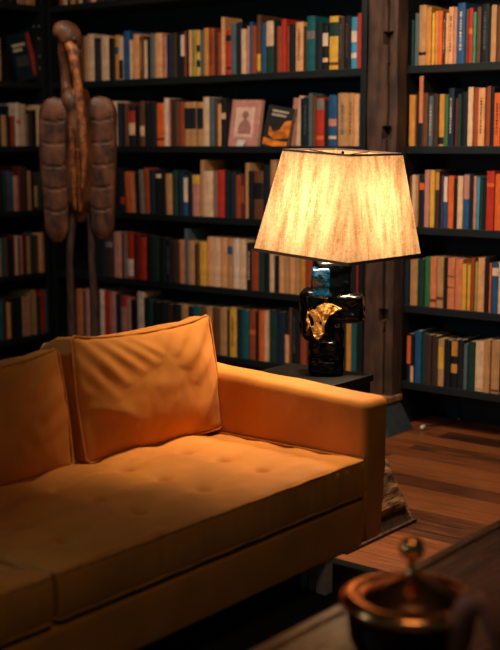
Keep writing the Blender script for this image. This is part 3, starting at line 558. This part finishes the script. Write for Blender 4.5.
top = [(-W-.02, -.12), (W+.002, -.12), (W+.002, .08), (-W-.02, .08)]; bot = [(-W-.07, -.13), (W+.075, -.13), (W+.075, .085), (-W-.07, .085)]
A = [bm.verts.new((*q, .13)) for q in top]; B = [bm.verts.new((*q, 0)) for q in bot]
bm.faces.new(A); bm.faces.new(B[::-1])
for i in range(4): bm.faces.new([A[i], B[i], B[(i+1) % 4], A[(i+1) % 4]])
o = link('base_skirt', bm, M['slate'], post, bevel=.002); o['label'] = 'slate-painted flared base'
# cable on the floor under the bookcase
bm = bmesh.new(); p0 = atZ(423, 427, .015)
tube(bm, catmull([(p0.x, p0.y, .02), (p0.x+.04, 4.8, .012), (p0.x+.14, 4.78, .05), (p0.x+.1, 4.86, .12), (p0.x+.02, 4.93, .14)]), .0035, 8)
cb = tag(link('power_cable', bm, M['darkmetal'], None, True), 'thin dark cable with a white plug, on the floor under right bookcase', 'cable')
bm = bmesh.new(); rbox(bm, (.008, .013, .008), .004, (3, 3, 3), centre=(p0.x, p0.y, .015)); link('plug', bm, M['white'], cb, True)

# ---------------------------------------------------------------- sofa
XF = -1.87; XB = -2.62
sofa = thing('sofa', 'mustard velvet sofa with buttoned seat and loose back pillows, on black rug', 'sofa', (-2.3, 1.68, 0))
OFF = Vector((2.3, -1.68, 0))
def spart(name, bm, m, parent=sofa, **k):
    o = link(name, bm, m, parent, **k)
    if parent is sofa: o.location = OFF
    return o
def fold(w, n):
    f = noise.noise(Vector((w.x*7, w.y*7, w.z*7)))*.003
    return w+n*f
# right arm: slightly narrower towards the floor
def armdisp(cy, flare):
    def f(w, n):
        w = fold(w, n); k = max(0, -(w.z)/.22)
        if flare*w.y > .03: w.y -= flare*.022*k
        w.z += max(0, w.z/.22)*(-w.x/.45*.5+.5)*.042
        return w
    return f
bm = bmesh.new(); rbox(bm, (.45, .064, .2195), .024, (26, 5, 14), armdisp(0, 1), (XF-.45, 2.966, .3325)); spart('arm', bm, M['velvet'], smooth=True)
bm = bmesh.new(); rbox(bm, (.45, .061, .2195), .018, (26, 5, 14), armdisp(0, -1), (XF-.45, .399, .3325)); spart('arm', bm, M['velvet'], smooth=True)
bm = bmesh.new(); tube(bm, [(XF+.001, 2.905, z) for z in (.13, .2, .28)], .003, 6); spart('arm_seam', bm, M['piping'], smooth=True)
# back frame
bm = bmesh.new(); rbox(bm, (.075, 1.22, .2195), .02, (4, 30, 12), fold, (-2.695, 1.68, .3325)); spart('back_frame', bm, M['velvet'], smooth=True)
# front rail and deck
bm = bmesh.new(); rbox(bm, (.36, 1.2195, .0735), .014, (10, 40, 4), fold, (XF-.362, 1.68, .185)); spart('seat_base', bm, M['velvet'], smooth=True)
# seat cushions
def seat_cushion(y0, y1):
    cx = (XF+XB)/2; hx = (XF-XB)/2; cy = (y0+y1)/2; hy = (y1-y0)/2-.003; hz = .0562; cz = .3262
    btn = [(x-cx, y0+.165+.2515*i-cy) for x in (-2.02, -2.165, -2.31, -2.455) for i in range(5)]
    def disp(w, n):
        if w.z > hz-.02:
            u, v = w.x/hx, w.y/hy
            k = max(0, n.z)
            z = .028*(1-abs(u)**4)*(1-abs(v)**4)
            for bx, by in btn:
                dx, dy = w.x-bx, w.y-by; q = dx*dx+dy*dy
                if q < .05: z -= .022*math.exp(-q/.00026)+.012*math.exp(-q/.0022)+.006*math.exp(-q/.008)
            for i in range(4):
                z -= .0035*math.exp(-((w.x-btn[5*i][0])/.018)**2)*(1 if abs(v) < .85 else .3)
            z += .004*noise.noise(Vector((w.x*9, w.y*9+y0*7, 1)))+.002*noise.noise(Vector((w.x*30, w.y*16, 5)))
            w = w+Vector((0, 0, z*k))
        if w.x > hx-.02 and n.x > .3:
            w.x += .006*(1-(w.z/hz)**2)+.0022*noise.noise(Vector((3, w.y*38, w.z*4)))*n.x+.004*noise.noise(Vector((3, w.y*5, 2)))
        return w
    bm = bmesh.new(); rbox(bm, (hx, hy, hz), .011, (110, 170, 6), disp, (cx, cy, cz)); c = spart('seat_cushion', bm, M['velvet'], smooth=True)
    for s in (1, -1):
        z = cz+s*(hz-.004)
        P = [(cx+hx-.001, cy-hy+.012+(2*hy-.024)*i/50, z+(.001*math.sin(i))) for i in range(51)]
        P = [(cx-hx+.02, cy-hy+.001, z), (cx, cy-hy, z), (cx+hx-.012, cy-hy+.001, z), (cx+hx-.004, cy-hy+.005, z)]+P+[(cx+hx-.004, cy+hy-.005, z), (cx+hx-.012, cy+hy-.001, z), (cx, cy+hy, z), (cx-hx+.02, cy+hy-.001, z)]
        bm = bmesh.new(); tube(bm, P, .0042, 8); link('piping', bm, M['piping'], c, True)
    for bx, by in btn:
        w = disp(Vector((bx, by, hz)), Vector((0, 0, 1)))
        bm = bmesh.new(); lathe(bm, [(0, .003), (.005, .0025), (.008, .0005), (.0085, -.003), (0, -.004)], 14, (cx+bx, cy+by, cz+w.z+.002)); link('button', bm, M['piping'], c, True)
seat_cushion(1.675, 2.898); seat_cushion(.462, 1.669)
# back pillows: front face at local x=+, width along y, height along z
def pillow(yc, hw, hz, seed, folds, rz=0, roll=0, dx=0):
    hx = .09
    def disp(w, n):
        u, v = w.y/hw, w.z/hz
        fx = w.x/hx
        bul = (1-abs(u)**2.6)*(1-abs(v)**2.6)
        x = w.x*(.80+.0*bul)+(.05*bul if w.x > 0 else -.012*bul)*abs(fx)
        # slumped top edge and pulled-out corners
        z = w.z; y = w.y
        if w.z > 0: z -= .016*(1-u*u)*v*v*1.0-.010*abs(u)**6*v
        if w.x < 0 and v > 0: z -= .022*abs(u)**5*v*abs(fx)
        y += .006*u*abs(v)**3 - .010*u*(1-v*v)*0
        y += .012*u*(1-v*v)
        z += .010*v*(1-u*u)*0
        if n.x > .2:
            d = 0
            for (u0, v0, u1, v1, wd, am) in folds:
                ax, ay = u1-u0, v1-v0; L2 = ax*ax+ay*ay; t = ((u-u0)*ax+(v-v0)*ay)/L2; tt = max(0, min(1, t))
                dist = math.hypot(u-u0-ax*tt, (v-v0-ay*tt)*.7); env = math.sin(math.pi*min(1, max(0, .12+.88*tt)))**.6
                d += am*math.exp(-(dist/(wd*1.15))**2)*env*.75
            d += .005*noise.noise(Vector((seed, w.y*9, w.z*9)))+.0025*noise.noise(Vector((seed, w.y*26, w.z*20)))
            x += d*n.x
        if n.z > .3 or abs(n.y) > .3:
            z += .003*noise.noise(Vector((w.x*30, w.y*24, seed)))
            y += .003*noise.noise(Vector((w.x*30, w.z*24, seed+3)))
        return Vector((x, y, z))
    bm = bmesh.new(); rbox(bm, (hx, hw, hz), .016, (8, 76, 54), disp)
    o = link('back_pillow', bm, M['velvet'], sofa, True)
    lean = R(-9)
    o.location = Vector((-2.535+dx, yc, .372+hz*1.0+.008))+OFF; o.rotation_euler = (roll, lean, rz)
    for s in (1, -1):
        P = []
        def edge(y, z):
            q = disp(Vector((s*(hx-.004), y, z)), Vector((s*.1, 0, 0))); return q
        n = 16; r = .014
        for (ya, za, yb, zb) in ((-hw, -hz+r, -hw, hz-r), (-hw+r, hz, hw-r, hz), (hw, hz-r, hw, -hz+r), (hw-r, -hz, -hw+r, -hz)):
            for i in range(n+1):
                P.append(edge(ya+(yb-ya)*i/n, za+(zb-za)*i/n))
        bm = bmesh.new(); tube(bm, P, .0042, 6, True); link('piping', bm, M['piping'], o, True)
    return o
F1 = [(-.9, .95, -.45, .1, .07, .014), (-.72, .98, -.2, .25, .06, .013), (-.5, .98, .0, .35, .06, .012), (-.28, .98, .1, .5, .05, .010), (-.95, .6, -.6, -.1, .06, .010), (.9, .95, .35, .2, .09, .016), (.98, .55, .5, -.1, .08, .010), (.6, .98, .25, .45, .05, .009), (.3, .98, .15, .6, .045, .007), (-.9, -.1, -.5, -.4, .06, .008), (-.97, .2, -.3, -.55, .08, .009), (-.1, .1, .25, -.1, .1, .008)]
F2 = [(.95, .95, .4, .3, .08, .013), (.7, .98, .1, .5, .06, .010), (.98, .4, .5, -.05, .07, .009), (.2, .95, -.2, .4, .07, .009), (.95, -.1, .4, -.4, .08, .008)]
pillow(2.612, .288, .182, 1.3, F1, R(-2), 0, .005); pillow(1.972, .29, .168, 4.1, F2, R(2), R(0)); pillow(1.35, .285, .165, 7.7, F2, R(-1))
# legs
def leg(x, y, s=1):
    t = bpy.data.objects.new('leg', None); COL.objects.link(t); t.parent = sofa; t.location = Vector((x, y, 0))+OFF
    for a, b, dy in ((-.006, .028, .018), (-.036, -.022, .012), (-.068, -.054, .010)):
        bm = bmesh.new(); box(bm, min(a*s, b*s), max(a*s, b*s), -dy, dy, .0095, .114); link('leg_bar', bm, M['chrome'], t, bevel=.0015)
    bm = bmesh.new(); box(bm, min(-.07*s, .03*s), max(-.07*s, .03*s), -.022, .022, .108, .116); link('leg_plate', bm, M['chrome'], t)
for x, s in ((-1.91, 1), (-2.68, -1)):
    for y in (2.735, .62): leg(x, y, s)

# ---------------------------------------------------------------- lamp table with weathered flared base
lt_ = thing('side_table', 'low black side table with weathered flared wooden base, holding the lamp', 'side table', (-2.41, 3.285, 0))
OT = Vector((2.41, -3.285, 0))
def tp(name, bm, m, **k):
    o = link(name, bm, m, lt_, **k); o.location = OT; return o
bm = bmesh.new(); box(bm, -2.59, -2.228, 3.065, 3.503, .478, .503); tp('table_top', bm, M['ebony'], bevel=.003)
bm = bmesh.new(); box(bm, -2.582, -2.236, 3.075, 3.495, .3, .478); tp('cabinet_body', bm, M['ebony'], bevel=.002)
bm = bmesh.new(); A = [bm.verts.new(q) for q in ((-2.585, 3.07, .3), (-2.232, 3.07, .3), (-2.232, 3.5, .3), (-2.585, 3.5, .3))]; B = [bm.verts.new(q) for q in ((-2.66, 3.07, 0), (-2.062, 3.07, 0), (-2.062, 3.506, 0), (-2.66, 3.506, 0))]
bm.faces.new(A); bm.faces.new(B[::-1])
for i in range(4): bm.faces.new([A[i], B[i], B[(i+1) % 4], A[(i+1) % 4]])
tp('base_core', bm, M['carved_dark'], bevel=.002)
def slab(name, z0, z1, ya, yb, th, m, rough):
    sl = (2.232-2.062)/.3; bm = bmesh.new(); ny, nz = 40, 14; g = []
    for j in range(nz+1):
        z = z0+(z1-z0)*j/nz; row = []
        for i in range(ny+1):
            y = ya+(yb-ya)*i/ny; x = -2.062-sl*z
            e = 1 if 0 < i < ny and 0 < j < nz else -.6
            d = th*(1 if e > 0 else .1)+rough*noise.noise(Vector((5, y*14, z*50)))*(e > 0)
            row.append(bm.verts.new((x+d, y, z+d*.4)))
        g.append(row)
    for j in range(nz):
        for i in range(ny): bm.faces.new([g[j][i], g[j][i+1], g[j+1][i+1], g[j+1][i]])
    return tp(name, bm, m)
slab('weathered_board', .195, .298, 3.075, 3.495, .012, M['weathered'], .004)
slab('weathered_board', .045, .185, 3.075, 3.5, .014, M['weathered'], .006)
bm = bmesh.new(); sl = (2.232-2.062)/.3
for y in (3.072, 3.502):
    bm = bmesh.new(); tube(bm, [(-2.06, y, .002), (-2.06-sl*.15, y, .15), (-2.06-sl*.3, y, .3)], .008, 6); tp('corner_moulding', bm, M['weathered'])
bm = bmesh.new(); tube(bm, [(-2.05, 3.07, .006), (-2.05, 3.506, .006)], .008, 6); tp('foot_rail', bm, M['carved_dark'])

# ---------------------------------------------------------------- lamp
LX, LY, LZ = -2.362, 3.405, .5035
YAW = math.atan2(RT.y, RT.x)
lamp = thing('table_lamp', 'lit table lamp, square tapered fabric shade on black glazed sculptural base with painted blue reflection', 'lamp', (LX, LY, LZ))
K = .00346
def px2(u, v): return ((u-330)*K, (372-v)*K*1.0)
def lump(bm, u0, u1, v0, v1, d0, d1, r, seed, tw=0):
    x0, zt_ = px2(u0, v0); x1, zb_ = px2(u1, v1)
    c = Vector(((x0+x1)/2, (d0+d1)/2, (zt_+zb_)/2)); hh = ((x1-x0)/2, (d1-d0)/2, (zt_-zb_)/2)
    def f(w, n):
        w = w+n*(.007*noise.noise(w*26+Vector((seed, 0, 0)))+.003*noise.noise(w*60+Vector((seed, 9, 0))))
        return Matrix.Rotation(tw, 3, 'Z') @ w
    rbox(bm, hh, min(r, min(hh)*.9), (10, 10, 10), f, c)
def lpart(name, bm, m, remesh=True, parent=lamp):
    o = link(name, bm, m, parent, True); o.rotation_euler = (0, 0, YAW)
    if remesh:
        md = o.modifiers.new('remesh', 'REMESH'); md.mode = 'VOXEL'; md.voxel_size = .0035; md.use_smooth_shade = True
        sm = o.modifiers.new('smooth', 'SMOOTH'); sm.iterations = 3; sm.factor = .5
    return o
bm = bmesh.new()
lump(bm, 311.5, 346, 318, 372, -.05, .055, .02, 1)
lump(bm, 303, 336, 284, 336, -.062, .05, .026, 5, .15)
lump(bm, 326, 367, 289, 319, -.05, .05, .018, 9, -.15)
lump(bm, 318, 352, 256, 300, -.045, .05, .012, 13, .1)
lump(bm, 315, 340, 336, 350, -.062, -.03, .008, 17)
lump(bm, 313, 338, 356, 368, -.060, -.03, .008, 21)
body = lpart('lamp_body', bm, M['glass'])
bm = bmesh.new(); lump(bm, 312.5, 330, 262, 292, -.062, .0, .008, 31, .1); q = lpart('blue_reflection_block', bm, M['bluereflection']); q['label'] = 'glazed block with painted blue reflection'  # blue is a window reflection painted onto this black glazed block
# gold leaf patch: crescent plate with rough surface
def P2(u, v): x, z = px2(u, v); return (x, z)
out = [P2(*q) for q in ((309, 304), (313, 300), (320, 300), (326, 297), (334, 298), (343, 302.5), (337, 306), (331, 309), (325, 313), (322, 318), (324, 323), (326, 327), (320, 335), (316, 331), (314, 326), (308, 325), (311, 320), (308, 314))]
bm = bmesh.new(); cx_ = sum(p[0] for p in out)/len(out); cz_ = sum(p[1] for p in out)/len(out)
fr = [bm.verts.new((p[0], -.060, p[1])) for p in out]; bkv = [bm.verts.new((p[0], -.035, p[1])) for p in out]
f = bm.faces.new(fr); bm.faces.new(bkv[::-1])
for i in range(len(out)): bm.faces.new([fr[i], bkv[i], bkv[(i+1) % len(out)], fr[(i+1) % len(out)]])
res = bmesh.ops.triangulate(bm, faces=[f]); 
bmesh.ops.subdivide_edges(bm, edges=list({e for ff in res['faces'] for e in ff.edges}), cuts=4, use_grid_fill=True)
for v in bm.verts:
    if v.co.y < -.055: v.co.y += -.006-.008*noise.noise(Vector((v.co.x*60, 2, v.co.z*60)))-.004*noise.noise(Vector((v.co.x*150, 2, v.co.z*150)))
o = lpart('gold_leaf_patch', bm, M['gold'], False); 
for f_ in o.data.polygons: f_.use_smooth = False
# shade
SX, SY = -2.297, 3.38; ROLL = .038; KD = Vector((math.cos(TH), math.sin(TH), 0))
sh = bpy.data.objects.new('lamp_shade', None); COL.objects.link(sh); sh.parent = lamp
sh.location = (SX-LX, SY-LY, 1.08-LZ)
sh.rotation_mode = 'QUATERNION'
sh.rotation_quaternion = (Matrix.Rotation(ROLL, 3, KD) @ Matrix.Rotation(.0471, 3, RT) @ Matrix.Rotation(-.0686, 3, 'Z')).to_quaternion()
zb_, zt_ = .9354-1.08, 1.2828-1.08; hb, ht = .2069, .1458
def ring(h, z, r=.006, n=4):
    P = []
    for sx, sy, a0 in ((1, 1, 0), (-1, 1, 90), (-1, -1, 180), (1, -1, 270)):
        for i in range(n+1):
            a = R(a0+90*i/n); P.append((sx*(h-r)+r*math.cos(a), sy*(h-r)+r*math.sin(a), z))
    return P
bm = bmesh.new(); rs = []; NZ = 10
for j in range(NZ+1):
    t = j/NZ; rs.append([bm.verts.new(p) for p in ring(hb+(ht-hb)*t, zb_+(zt_-zb_)*t, .007)])
for A, B in zip(rs, rs[1:]):
    for i in range(len(A)): bm.faces.new([A[i], A[(i+1) % len(A)], B[(i+1) % len(B)], B[i]])
fab = link('shade_fabric', bm, M['shade'], sh)
for h, z in ((hb, zb_), (ht, zt_)):
    bm = bmesh.new(); 
    dd = .009 if z < 0 else -.006; k = (ht-hb)/(zt_-zb_)
    a1 = ring(h+.0015, z-.001 if z < 0 else z+.001, .008); a2 = ring(h+k*dd+.0015, z+dd, .008); b1 = ring(h-.0015, a1[0][2], .006); b2 = ring(h+k*dd-.0015, z+dd, .006)
    V = [[bm.verts.new(p) for p in q] for q in (a1, a2, b2, b1)]
    n = len(a1)
    for r_ in range(4):
        A, B = V[r_], V[(r_+1) % 4]
        for i in range(n): bm.faces.new([A[i], A[(i+1) % n], B[(i+1) % n], B[i]])
    q = link('shade_trim', bm, M['trimtape'], sh); q['label'] = 'dark trim band'
bm = bmesh.new()
for a in ((ht-.002, 0), (-ht+.002, 0), (0, ht-.002), (0, -ht+.002)): tube(bm, [(0, 0, zt_-.014), (a[0], a[1], zt_-.004)], .0018, 6)
lathe(bm, [(0, -.02), (.008, -.02), (.008, -.008), (.004, -.004), (.006, .002), (0, .006)], 14, (0, 0, zt_-.004)); link('shade_spider', bm, M['darkmetal'], sh, True)
bm = bmesh.new(); tube(bm, [(0, 0, .37), (0.01, 0, .45), (.018, 0, .52)], .007, 10); 
st = link('lamp_stem', bm, M['darkmetal'], lamp, True); st.rotation_euler = (0, 0, YAW)
bm = bmesh.new(); lathe(bm, [(0, .06), (.016, .052), (.027, .03), (.026, .008), (.014, -.02), (.012, -.04), (0, -.041)], 24, (SX-LX, SY-LY, .55)); link('light_bulb', bm, M['bulb'], lamp, True)
bl = bpy.data.lights.new('bulb_light', 'POINT'); bl.energy = 32; bl.color = (1, .72, .46); bl.shadow_soft_size = .07
lo = bpy.data.objects.new('bulb_light', bl); COL.objects.link(lo); lo.location = (SX, SY, 1.075)

# ---------------------------------------------------------------- carved bird
SO = atY(79, 330, 4.1); Q = (Vector((SO.x, 4.1, 0))).dot(Vector((FW.x, FW.y, 0)))
bird = thing('bird_statue', 'tall carved wooden bird statue with long curved beak, standing behind the sofa', 'statue', (SO.x, 4.1, 0), YAW)
def dep(): return (Vector((SO.x, 4.1, 0))).dot(Vector((FW.x, FW.y, 0)).normalized())
DC = dep()
def bz(u, v):
    d = ray(u, v); 
    hd = Vector((FW.x, FW.y)).normalized(); t = DC/(d.x*hd.x+d.y*hd.y); p = EYE+d*t
    return ((p.x-SO.x)*RT.x+(p.y-4.1)*RT.y, p.z)
def bpt(u, v, y=0): x, z = bz(u, v); return Vector((x, y, z))
KM = (bz(100, 150)[0]-bz(50, 150)[0])/50
def bp(name, bm, m, **k): return link(name, bm, m, bird, smooth=True, **k)
# body, neck and head as one carved piece
bm = bmesh.new()
def limb(bm, pts, rads, flat=1, n=16): 
    P = catmull([bpt(*p) for p in pts], 6); rr = []
    for i in range(len(rads)-1):
        for j in range(6): rr.append(KM*(rads[i]+(rads[i+1]-rads[i])*j/6))
    rr.append(KM*rads[-1]); tube(bm, P, rr, n, flat=flat)
limb(bm, [(79, 88, 0), (79, 105, 0), (80, 130, -.01), (80, 165, -.01), (80, 200, 0), (80, 222, .02)], [8, 14, 16, 16, 14, 5])
limb(bm, [(76, 108, -.03), (70, 99, -.02), (66, 88, .02), (64.5, 70, .03), (63, 55, .02), (66, 42, 0)], [10, 9, 5.5, 5.5, 6, 8])
limb(bm, [(57, 40, .02), (62, 33, 0), (67, 34, 0), (73, 41, -.01), (78.5, 50, -.02)], [5, 11.5, 13, 11.5, 5])
o = bp('carved_body', bm, M['carved'])
md = o.modifiers.new('remesh', 'REMESH'); md.mode = 'VOXEL'; md.voxel_size = .009; md.use_smooth_shade = True
sm = o.modifiers.new('smooth', 'SMOOTH'); sm.iterations = 4
# casque eye
bm = bmesh.new(); c_ = bpt(76, 40, -.062); lathe(bm, [(0, 0), (.012, .001), (.014, -.006), (0, -.012)], 14); e_ = link('carved_eye', bm, M['carved_dark'], bird, True); e_.location = c_; e_.rotation_euler = (R(90), 0, 0)
bm = bmesh.new(); limb(bm, [(71, 46, -.06), (75, 53, -.08), (78.5, 70, -.10), (82, 92, -.11), (84.5, 115, -.115), (87, 140, -.12), (87.5, 165, -.115), (85, 190, -.10)], [5.2, 5, 4.6, 4.4, 4.2, 3.8, 3, 1.2], n=12)
bp('beak', bm, M['beak'])
bm = bmesh.new(); limb(bm, [(77, 47, -.07), (80.5, 56, -.085), (83, 78, -.085), (85, 100, -.09)], [3.2, 3, 2.4, 1.5], n=10); bp('lower_beak', bm, M['carved'])
# carved dotted belly panels
for (a, b, m) in (((74, 128), (77, 208), M['beak']), ((81, 150), (82, 210), M['beak'])):
    bm = bmesh.new(); P = [bpt(a[0]+(b[0]-a[0])*t/12, a[1]+(b[1]-a[1])*t/12, -.095+.045*(t/12)**2) for t in range(13)]
    tube(bm, P, [KM*(2.2+1.2*math.sin(math.pi*i/12)) for i in range(13)], 8)
    for i in range(40):
        t = i/39; c = Vector(P[0]).lerp(P[-1], t)+Vector((0, -.022+.02*t*t*.2, 0))
        s = .007; box(bm, c.x-s, c.x+s, c.y-.010, c.y+.02, c.z-.005, c.z+.005)
    bp('carved_belly_band', bm, m)
def wing(u0, u1, vt, vb, side):
    bm = bmesh.new(); nv, nu = 90, 22; g = []
    for j in range(nv+1):
        t = j/nv; v = vt+(vb-vt)*t
        hw = math.sqrt(max(0, 1-(1-min(1, t/.13))**2)) if t < .13 else 1
        hw *= 1-.32*max(0, (t-.4)/.6)-(.45*max(0, (t-.9)/.1)**2)
        uc = (u0+u1)/2 + 3.5*max(0, t-.3)
        W_ = (u1-u0)/2*hw+.3
        row = []
        for i in range(nu+1):
            a = math.pi*(i/nu)
            s = -math.cos(a); th_ = math.sin(a)
            gr = 0
            for k in range(1, 6):
                gg = k/6.5+.02 - .03*(s*s)
                gr += .012*math.exp(-((t-gg)/.0045)**2)
            x, z = bz(uc+W_*s, v-2.5*(s*s)*0)
            row.append(bm.verts.new((x, -(.022+.035*th_**.6*hw-gr*th_), z)))
        bk_ = [bm.verts.new((q.co.x, .03, q.co.z)) for q in row]
        g.append(row+bk_[::-1])
    for A, B in zip(g, g[1:]):
        for i in range(len(A)): bm.faces.new([A[i], A[(i+1) % len(A)], B[(i+1) % len(B)], B[i]])
    bm.faces.new(g[0]); bm.faces.new(g[-1][::-1])
    return bp('wing', bm, M['carved'])
wing(40, 71, 97, 242, -1); wing(85, 116, 96, 240, 1)
for pts in ([(74, 205, .01), (71, 235, 0), (70, 262, -.01), (71, 300, 0), (72, 345, 0), (73, 420, .0)], [(88, 205, .01), (91, 225, 0), (92, 262, -.01), (94, 300, 0), (95, 345, 0), (95, 420, 0)]):
    bm = bmesh.new(); limb(bm, pts, [5, 4.4, 3.6, 4.4, 4.6, 5], n=12); bp('leg', bm, M['carved_dark'])
# tail between the legs, down to the plinth
zpl = bz(80, 420)[1]
bm = bmesh.new(); lathe(bm, [(0, 0), (.24, 0), (.24, max(.06, zpl-.02)), (.22, max(.08, zpl)+.01), (0, max(.08, zpl)+.01)], 36); bp('plinth', bm, M['carved_dark'])

# ---------------------------------------------------------------- coffee table
XT = -1.295; ZT = .38
ct = thing('coffee_table', 'glossy dark plank coffee table with raised edge, in the foreground', 'coffee table', (-.75, 1.9, 0))
OC = Vector((.75, -1.9, 0))
def cp(name, bm, m, **k): o = link(name, bm, m, ct, **k); o.location = OC; return o
bm = bmesh.new(); box(bm, XT+.03, -.25, .65, 2.98, ZT-.035, ZT-.002); cp('table_top', bm, M['table'])
bm = bmesh.new()
box(bm, XT, XT+.032, .62, 3.01, ZT-.05, ZT+.002); box(bm, -.252, -.22, .62, 3.01, ZT-.05, ZT+.002); box(bm, XT+.032, -.252, .62, .652, ZT-.05, ZT+.002); box(bm, XT+.032, -.252, 2.978, 3.01, ZT-.05, ZT+.002)
cp('table_edge', bm, M['table'], bevel=.006, seg=3)
for x in (XT+.12, -.38):
    for y in (.75, 2.82):
        bm = bmesh.new(); box(bm, x, x+.05, y, y+.05, .0096, ZT-.05); cp('leg', bm, M['carved_dark'], bevel=.004)

# ---------------------------------------------------------------- lidded pot
PS = 1.04
pc_ = atZ(411, 600, ZT+.13)
pot = thing('lidded_pot', 'round polished copper pot with domed lid, ball knob and arched handle', 'pot', (pc_.x, pc_.y, ZT))
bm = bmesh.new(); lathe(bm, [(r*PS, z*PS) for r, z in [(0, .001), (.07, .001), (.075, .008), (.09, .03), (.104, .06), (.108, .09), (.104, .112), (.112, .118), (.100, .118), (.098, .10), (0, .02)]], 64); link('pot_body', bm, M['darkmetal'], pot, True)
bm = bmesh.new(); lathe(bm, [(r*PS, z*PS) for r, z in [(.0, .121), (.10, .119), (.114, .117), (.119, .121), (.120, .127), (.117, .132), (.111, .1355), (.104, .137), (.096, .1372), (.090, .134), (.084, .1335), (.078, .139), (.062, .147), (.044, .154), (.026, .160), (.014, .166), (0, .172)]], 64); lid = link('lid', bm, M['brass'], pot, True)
bm = bmesh.new(); lathe(bm, [(r*PS, z*PS) for r, z in [(.013, .170), (.008, .176), (.006, .190), (.007, .197), (.015, .199), (.0215, .210), (.0215, .221), (.015, .232), (.005, .237), (0, .2375)]], 32); link('lid_knob', bm, M['brass'], lid, True)
def pv(u, v, ddep):  # a point near the pot's depth, given in the camera's right/up frame relative to the pot
    hd = Vector((FW.x, FW.y)).normalized(); D0 = pc_.x*hd.x+pc_.y*hd.y+ddep; d = ray(u, v); t = D0/(d.x*hd.x+d.y*hd.y); return EYE+d*t-Vector((pc_.x, pc_.y, ZT))
bm = bmesh.new(); P = catmull([pv(452, 690, -.06), pv(455, 655, -.085), pv(460, 622, -.10), pv(472, 603, -.11), pv(486, 606, -.12), pv(496, 630, -.13), pv(505, 668, -.12)], 8)
tube(bm, P, [.013+.009*math.sin(math.pi*i/(len(P)-1)) for i in range(len(P))], 12); link('handle', bm, M['leather'], pot, True)

# ---------------------------------------------------------------- light
def area(name, loc, target, sx, sy, e, col):
    l = bpy.data.lights.new(name, 'AREA'); l.shape = 'RECTANGLE'; l.size = sx; l.size_y = sy; l.energy = e; l.color = col
    o = bpy.data.objects.new(name, l); COL.objects.link(o); o.location = loc
    o.rotation_euler = (Vector(target)-Vector(loc)).to_track_quat('-Z', 'Y').to_euler(); return o
area('ceiling_spot', (-2.3, 3.0, 2.8), (-2.6, 4.7, 1.0), .35, .35, 20, (1, .78, .56)).data.spread = R(105)
area('ceiling_spot_corner', (-4.1, 3.3, 2.8), (-4.3, 4.7, .9), .35, .35, 7, (1, .78, .56)).data.spread = R(120)
area('front_fill_light', (-.6, 1.2, 2.8), (-1.0, 2.0, .3),   .7, .7, 7, (1, .72, .48))  # unseen fill light, added to brighten the pot and sofa front
area('window_light', (-3.6, -.6, 1.7), (-1.6, 2.2, .5), .35, .8, 12, (.45, .72, 1))
sp = bpy.data.lights.new('ceiling_spotlight', 'SPOT'); sp.energy = 320; sp.color = (1, .78, .52); sp.spot_size = R(41); sp.spot_blend = 1; sp.shadow_soft_size = .12
so = bpy.data.objects.new('ceiling_spotlight', sp); COL.objects.link(so); so.location = (-2.2, 3.1, 2.8); so.rotation_euler = (Vector((-2.38, 2.93, .4))-so.location).to_track_quat('-Z', 'Y').to_euler()
w = bpy.data.worlds.new('world'); SC.world = w; w.use_nodes = True
w.node_tree.nodes['Background'].inputs[0].default_value = (.14, .42, .46, 1); w.node_tree.nodes['Background'].inputs[1].default_value = .09
vs = SC.view_settings; vs.view_transform = 'Standard'; vs.look = 'None'; vs.gamma = 1; vs.use_curve_mapping = False; vs.exposure = 0
